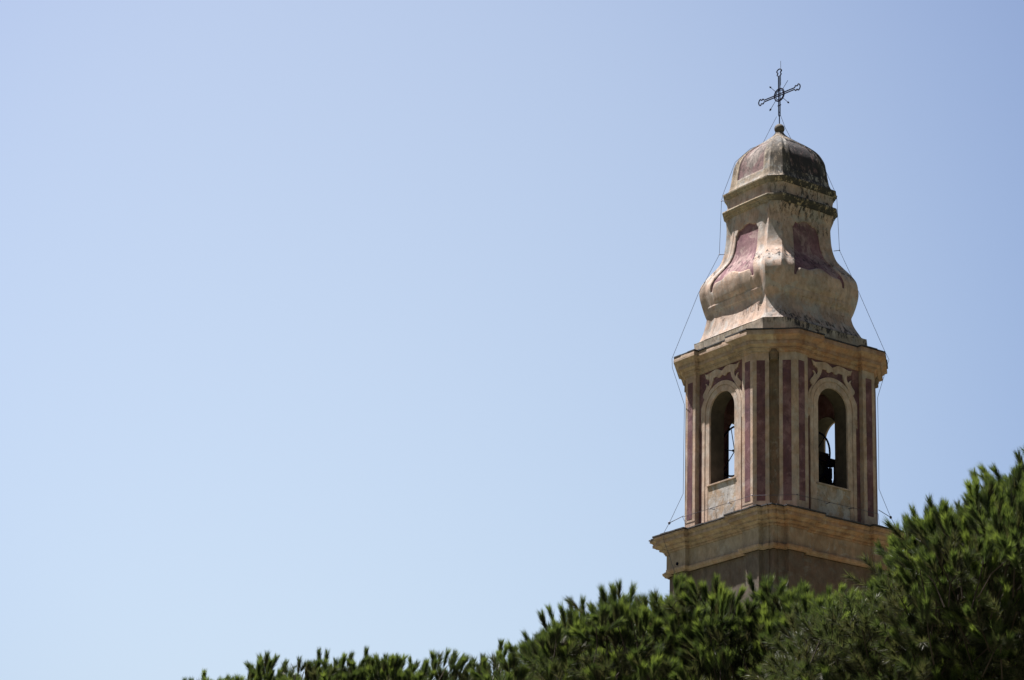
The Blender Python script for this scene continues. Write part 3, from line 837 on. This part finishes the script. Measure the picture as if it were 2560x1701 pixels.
# ------------------------------------------------------------------ pines
def needle_mat(name, c0, c1, c2):
    m, t, bs, out = new_mat(name); g = G(t)
    t.nodes.remove(bs)
    at = g.n('ShaderNodeAttribute', attribute_name='tint'); at.attribute_type = 'GEOMETRY'
    cr = g.n('ShaderNodeValToRGB'); e = cr.color_ramp.elements
    e[0].position = 0; e[0].color = (*c0, 1); e[1].position = 1; e[1].color = (*c2, 1)
    x = e.new(0.5); x.color = (*c1, 1)
    g.l(at.outputs['Fac'], cr.inputs[0])
    d = g.n('ShaderNodeBsdfDiffuse'); tr = g.n('ShaderNodeBsdfTranslucent'); gl = g.n('ShaderNodeBsdfGlossy')
    gl.inputs['Roughness'].default_value = 0.45; gl.inputs['Color'].default_value = (0.5, 0.5, 0.5, 1)
    g.l(cr.outputs[0], d.inputs[0])
    br = g.mix(1.0, cr.outputs[0], (1.5, 1.5, 0.7), 'MULTIPLY'); g.l(br, tr.inputs[0])
    a = g.n('ShaderNodeMixShader'); a.inputs[0].default_value = 0.42; g.l(d.outputs[0], a.inputs[1]); g.l(tr.outputs[0], a.inputs[2])
    b = g.n('ShaderNodeMixShader'); b.inputs[0].default_value = 0.06; g.l(a.outputs[0], b.inputs[1]); g.l(gl.outputs[0], b.inputs[2])
    g.l(b.outputs[0], out.inputs[0])
    return m
M_need = needle_mat('pine_needles', (0.068, 0.064, 0.05), (0.040, 0.068, 0.030), (0.15, 0.20, 0.068))
M_bark = plain('pine_bark', (0.05, 0.038, 0.032), 0.95, 0, 0.4, 9, 0.5)

def unit(a): return a / np.maximum(np.linalg.norm(a, axis=-1, keepdims=True), 1e-9)

class Crown:
    def __init__(s): s.b = []; s.d = []; s.L = []; s.n = []; s.old = []
    def shoot(s, base, d, L, n, old=0.0):
        s.b.append(base); s.d.append(d); s.L.append(L); s.n.append(n); s.old.append(old)
    def build(s, name, parent, nl=0.085, nw=0.0045, spread=0.50):
        B = np.array(s.b); Dd = unit(np.array(s.d)); Ls = np.array(s.L); N = np.array(s.n); O = np.array(s.old)
        i = np.repeat(np.arange(len(B)), N)
        M = len(i)
        t = NR.random(M) ** 0.6
        b = B[i] + Dd[i] * (Ls[i] * (0.12 + 0.88 * t))[:, None]
        rad = unit(np.cross(Dd[i], NR.normal(size=(M, 3))))
        sp = (spread * (0.75 + 0.5 * NR.random(M)) * (1.0 - 0.35 * t))
        sp = np.where(O[i] > 0.5, sp * 1.9, sp)
        nd = unit(Dd[i] + rad * sp[:, None] + NR.normal(size=(M, 3)) * 0.07)
        ln = nl * (0.75 + 0.45 * NR.random(M))
        w = unit(np.cross(nd, NR.normal(size=(M, 3)))) * (nw * (0.8 + 0.4 * NR.random(M)))[:, None]
        tip = b + nd * ln[:, None] + np.array([0, 0, -0.1]) * (ln * 0.15)[:, None]
        mid = b + nd * (ln * 0.55)[:, None] + w * 0.8
        V = np.stack([b - w * 0.5, b + w * 0.5, mid, tip], 1).reshape(-1, 3)
        V = np.stack([b - w * 0.5, b + w * 0.5, tip], 1).reshape(-1, 3)
        me = bpy.data.meshes.new(name)
        me.vertices.add(3 * M); me.vertices.foreach_set('co', V.astype(np.float32).ravel())
        me.loops.add(3 * M); me.loops.foreach_set('vertex_index', np.arange(3 * M, dtype=np.int32))
        me.polygons.add(M); me.polygons.foreach_set('loop_start', np.arange(0, 3 * M, 3, dtype=np.int32))
        me.polygons.foreach_set('loop_total', np.full(M, 3, dtype=np.int32))
        # age and light/dark kind of each shoot: brighter green towards the tips, old wood needles grey-brown
        st = np.clip(0.55 + 0.22 * NR.normal(size=len(B)), 0.25, 1.0)
        st = np.where(O > 0.5, 0.12 + 0.25 * NR.random(len(B)), st)
        tt = np.clip(st[i] + np.where(O[i] > 0.5, 0.1, 0.62) * (t ** 1.5 - 0.5) + 0.10 * NR.normal(size=M), 0, 1)
        at = me.attributes.new('tint', 'FLOAT', 'POINT')
        at.data.foreach_set('value', np.repeat(tt, 3).astype(np.float32))
        me.update(calc_edges=True)
        return link(name, me, M_need, parent)

def lerp_line(x, pts):
    return float(np.interp(x, [p[0] for p in pts], [p[1] for p in pts]))

def pine(label, trunk_xy, trunk_h, fans, nl=0.085, seed=1, per=(4, 7), nn=260):
    """fans: list of (base Vector, axis Vector, size, old) ; every fan is one branch end with a hand of shoots"""
    rr = random.Random(seed)
    tx, ty = trunk_xy
    root = empty('pine_tree', (tx, ty, 0)); tag(root, label, 'pine tree', 'pine trees in front of the tower')
    def loc(v): return Vector((v[0] - tx, v[1] - ty, v[2]))
    mb = MB()
    n = 9
    tp = [Vector((0.12 * math.sin(q * 2.1) * q, 0.10 * math.cos(q * 1.7) * q, trunk_h * q)) for q in [i / n for i in range(n + 1)]]
    tp[0].z = -0.2
    mb.tube(tp, [0.24 * (1 - 0.72 * i / n) + (0.08 if i == 0 else 0) for i in range(n + 1)], 12)
    mb.build('trunk', M_bark, root, smooth=60)
    cr = Crown(); bb = MB(); limbs = []
    for (b, ax, size, old) in fans:
        b = loc(b); ax = ax.normalized()
        k = rr.randint(*per)
        # twig carrying the fan
        bb.tube([b - ax * size * 1.1 + Vector((rr.uniform(-.05, .05), rr.uniform(-.05, .05), -0.08)), b - ax * size * 0.5, b + ax * size * 0.3], [0.006, 0.005, 0.004], 5, caps=False)
        for j in range(k):
            r1 = Vector((rr.gauss(0, 1), rr.gauss(0, 1), rr.gauss(0, 1)))
            dv = (ax + r1 * (0.34 if not old else 0.5)).normalized()
            if not old: dv = (dv + Vector((0, 0, 0.35))).normalized()
            side = (r1 - ax * r1.dot(ax)) * size * 0.30
            q = b + side + ax * size * rr.uniform(-0.4, 0.3)
            Ls = size * rr.uniform(0.45, 0.8)
            cr.shoot(tuple(q), tuple(dv), Ls, int(nn * (0.8 + 0.5 * rr.random()) * (0.5 if old else 1)), 1.0 if old else 0.0)
        limbs.append(b)
    # main limbs from the trunk to a sample of the fans
    smp = rr.sample(limbs, min(len(limbs), 16))
    for e in smp:
        e = e + Vector((0, 0.35, -0.3))
        hgt = max(0.25, min(0.95, (e.z - 0.9 - 0.35 * math.hypot(e.x, e.y)) / trunk_h))
        s = Vector((0, 0, 0)); 
        i = hgt * n; i0 = int(min(n - 1, i)); s = tp[i0].lerp(tp[i0 + 1], i - i0)
        m1 = s.lerp(e, 0.35) + Vector((rr.uniform(-.15, .15), rr.uniform(-.15, .15), rr.uniform(-.05, .2)))
        m2 = s.lerp(e, 0.7) + Vector((rr.uniform(-.12, .12), rr.uniform(-.12, .12), rr.uniform(-.12, .05)))
        bb.tube([s, m1, m2, e - Vector((0, 0, 0.1))], [0.04, 0.022, 0.012, 0.006], 6, caps=False)
    bb.build('branches', M_bark, root, smooth=60)
    cr.build('crown', root, nl)
    return root

def fans_under(skyline, x0, x1, D, rows, dy, step, size, rr, lay=3, back=1.2, tuck=None, up=0.9, lean=(-0.1, 0)):
    out = []
    px = lambda m, d: m * F_PX / d
    for r in range(rows):
        x = x0 + rr.uniform(0, step)
        while x < x1:
            top = lerp_line(x, skyline)
            for l in range(lay):
                y = top + 0.215 * F_PX / D + r * dy + (rr.uniform(-0.45, 0.45) * dy if r else rr.choice((0, 0, 25, 50))) + l * 10
                y = max(y, top + 0.20 * F_PX / D)
                depth = D - 0.14 * r + rr.uniform(-0.25, 0.25) + l * back / lay
                if tuck and y > tuck[0]: depth += (y - tuck[0]) * tuck[1]
                if y > 1950: continue
                p = at_dist(x + rr.uniform(-0.5, 0.5) * step, y, depth)
                old = rr.random() < (0.10 if not tuck else min(0.8, max(0.08, (y - tuck[0]) / 260)))
                toward = -0.25 - 0.05 * r + (0.3 if l else 0)
                ax = Vector((rr.gauss(lean[0], 0.42), toward + rr.gauss(0, 0.25), up + rr.gauss(0, 0.15) - (0.05 * r)))
                out.append((p, ax, size * rr.uniform(0.7, 1.35), old))
            x += step * rr.uniform(0.7, 1.3)
    return out

rr = random.Random(21)
skyR = [(1880, 1770), (1930, 1680), (1985, 1580), (2040, 1490), (2090, 1460), (2140, 1450), (2190, 1440), (2232, 1400), (2254, 1315), (2300, 1262), (2380, 1250), (2430, 1240), (2465, 1190), (2500, 1165), (2530, 1150), (2560, 1125), (2700, 1080)]
skyM = [(1235, 1710), (1290, 1635), (1320, 1595), (1390, 1525), (1440, 1510), (1530, 1470), (1560, 1455), (1600, 1480), (1650, 1490), (1700, 1432), (1760, 1440), (1830, 1475), (1880, 1505), (1950, 1430), (1990, 1455), (2080, 1480), (2140, 1490), (2200, 1500)]
skyL = [(400, 1715), (540, 1672), (640, 1650), (690, 1625), (760, 1648), (820, 1638), (870, 1605), (920, 1640), (975, 1618), (1020, 1645), (1100, 1622), (1160, 1650), (1225, 1608), (1250, 1608), (1330, 1680)]
FA = fans_under(skyR, 1900, 2680, 17.5, 16, 40, 46, 0.22, rr, 6, 3.4, tuck=(1400, 0.005), lean=(-0.12, 0))
pine('large dark green pine crown filling the lower right corner', (8.2, 18.6), 7.6, FA, 0.084, 5)
FB = fans_under(skyM, 1240, 2180, 21.5, 7, 38, 42, 0.22, rr, 6, 2.8, tuck=(1600, 0.004), lean=(-0.05, 0))
pine('bright green pine crown sloping up in front of the tower foot', (4.6, 22.3), 7.2, FB, 0.095, 6)
FC = fans_under(skyL, 430, 1330, 24.5, 4, 36, 46, 0.20, rr, 4, 1.4, lean=(0.0, 0), up=1.0)
pine('low row of pine shoots peeking over the bottom edge left of the other crowns', (-0.6, 25.2), 6.4, FC, 0.085, 8)
print('fans', len(FA), len(FB), len(FC))
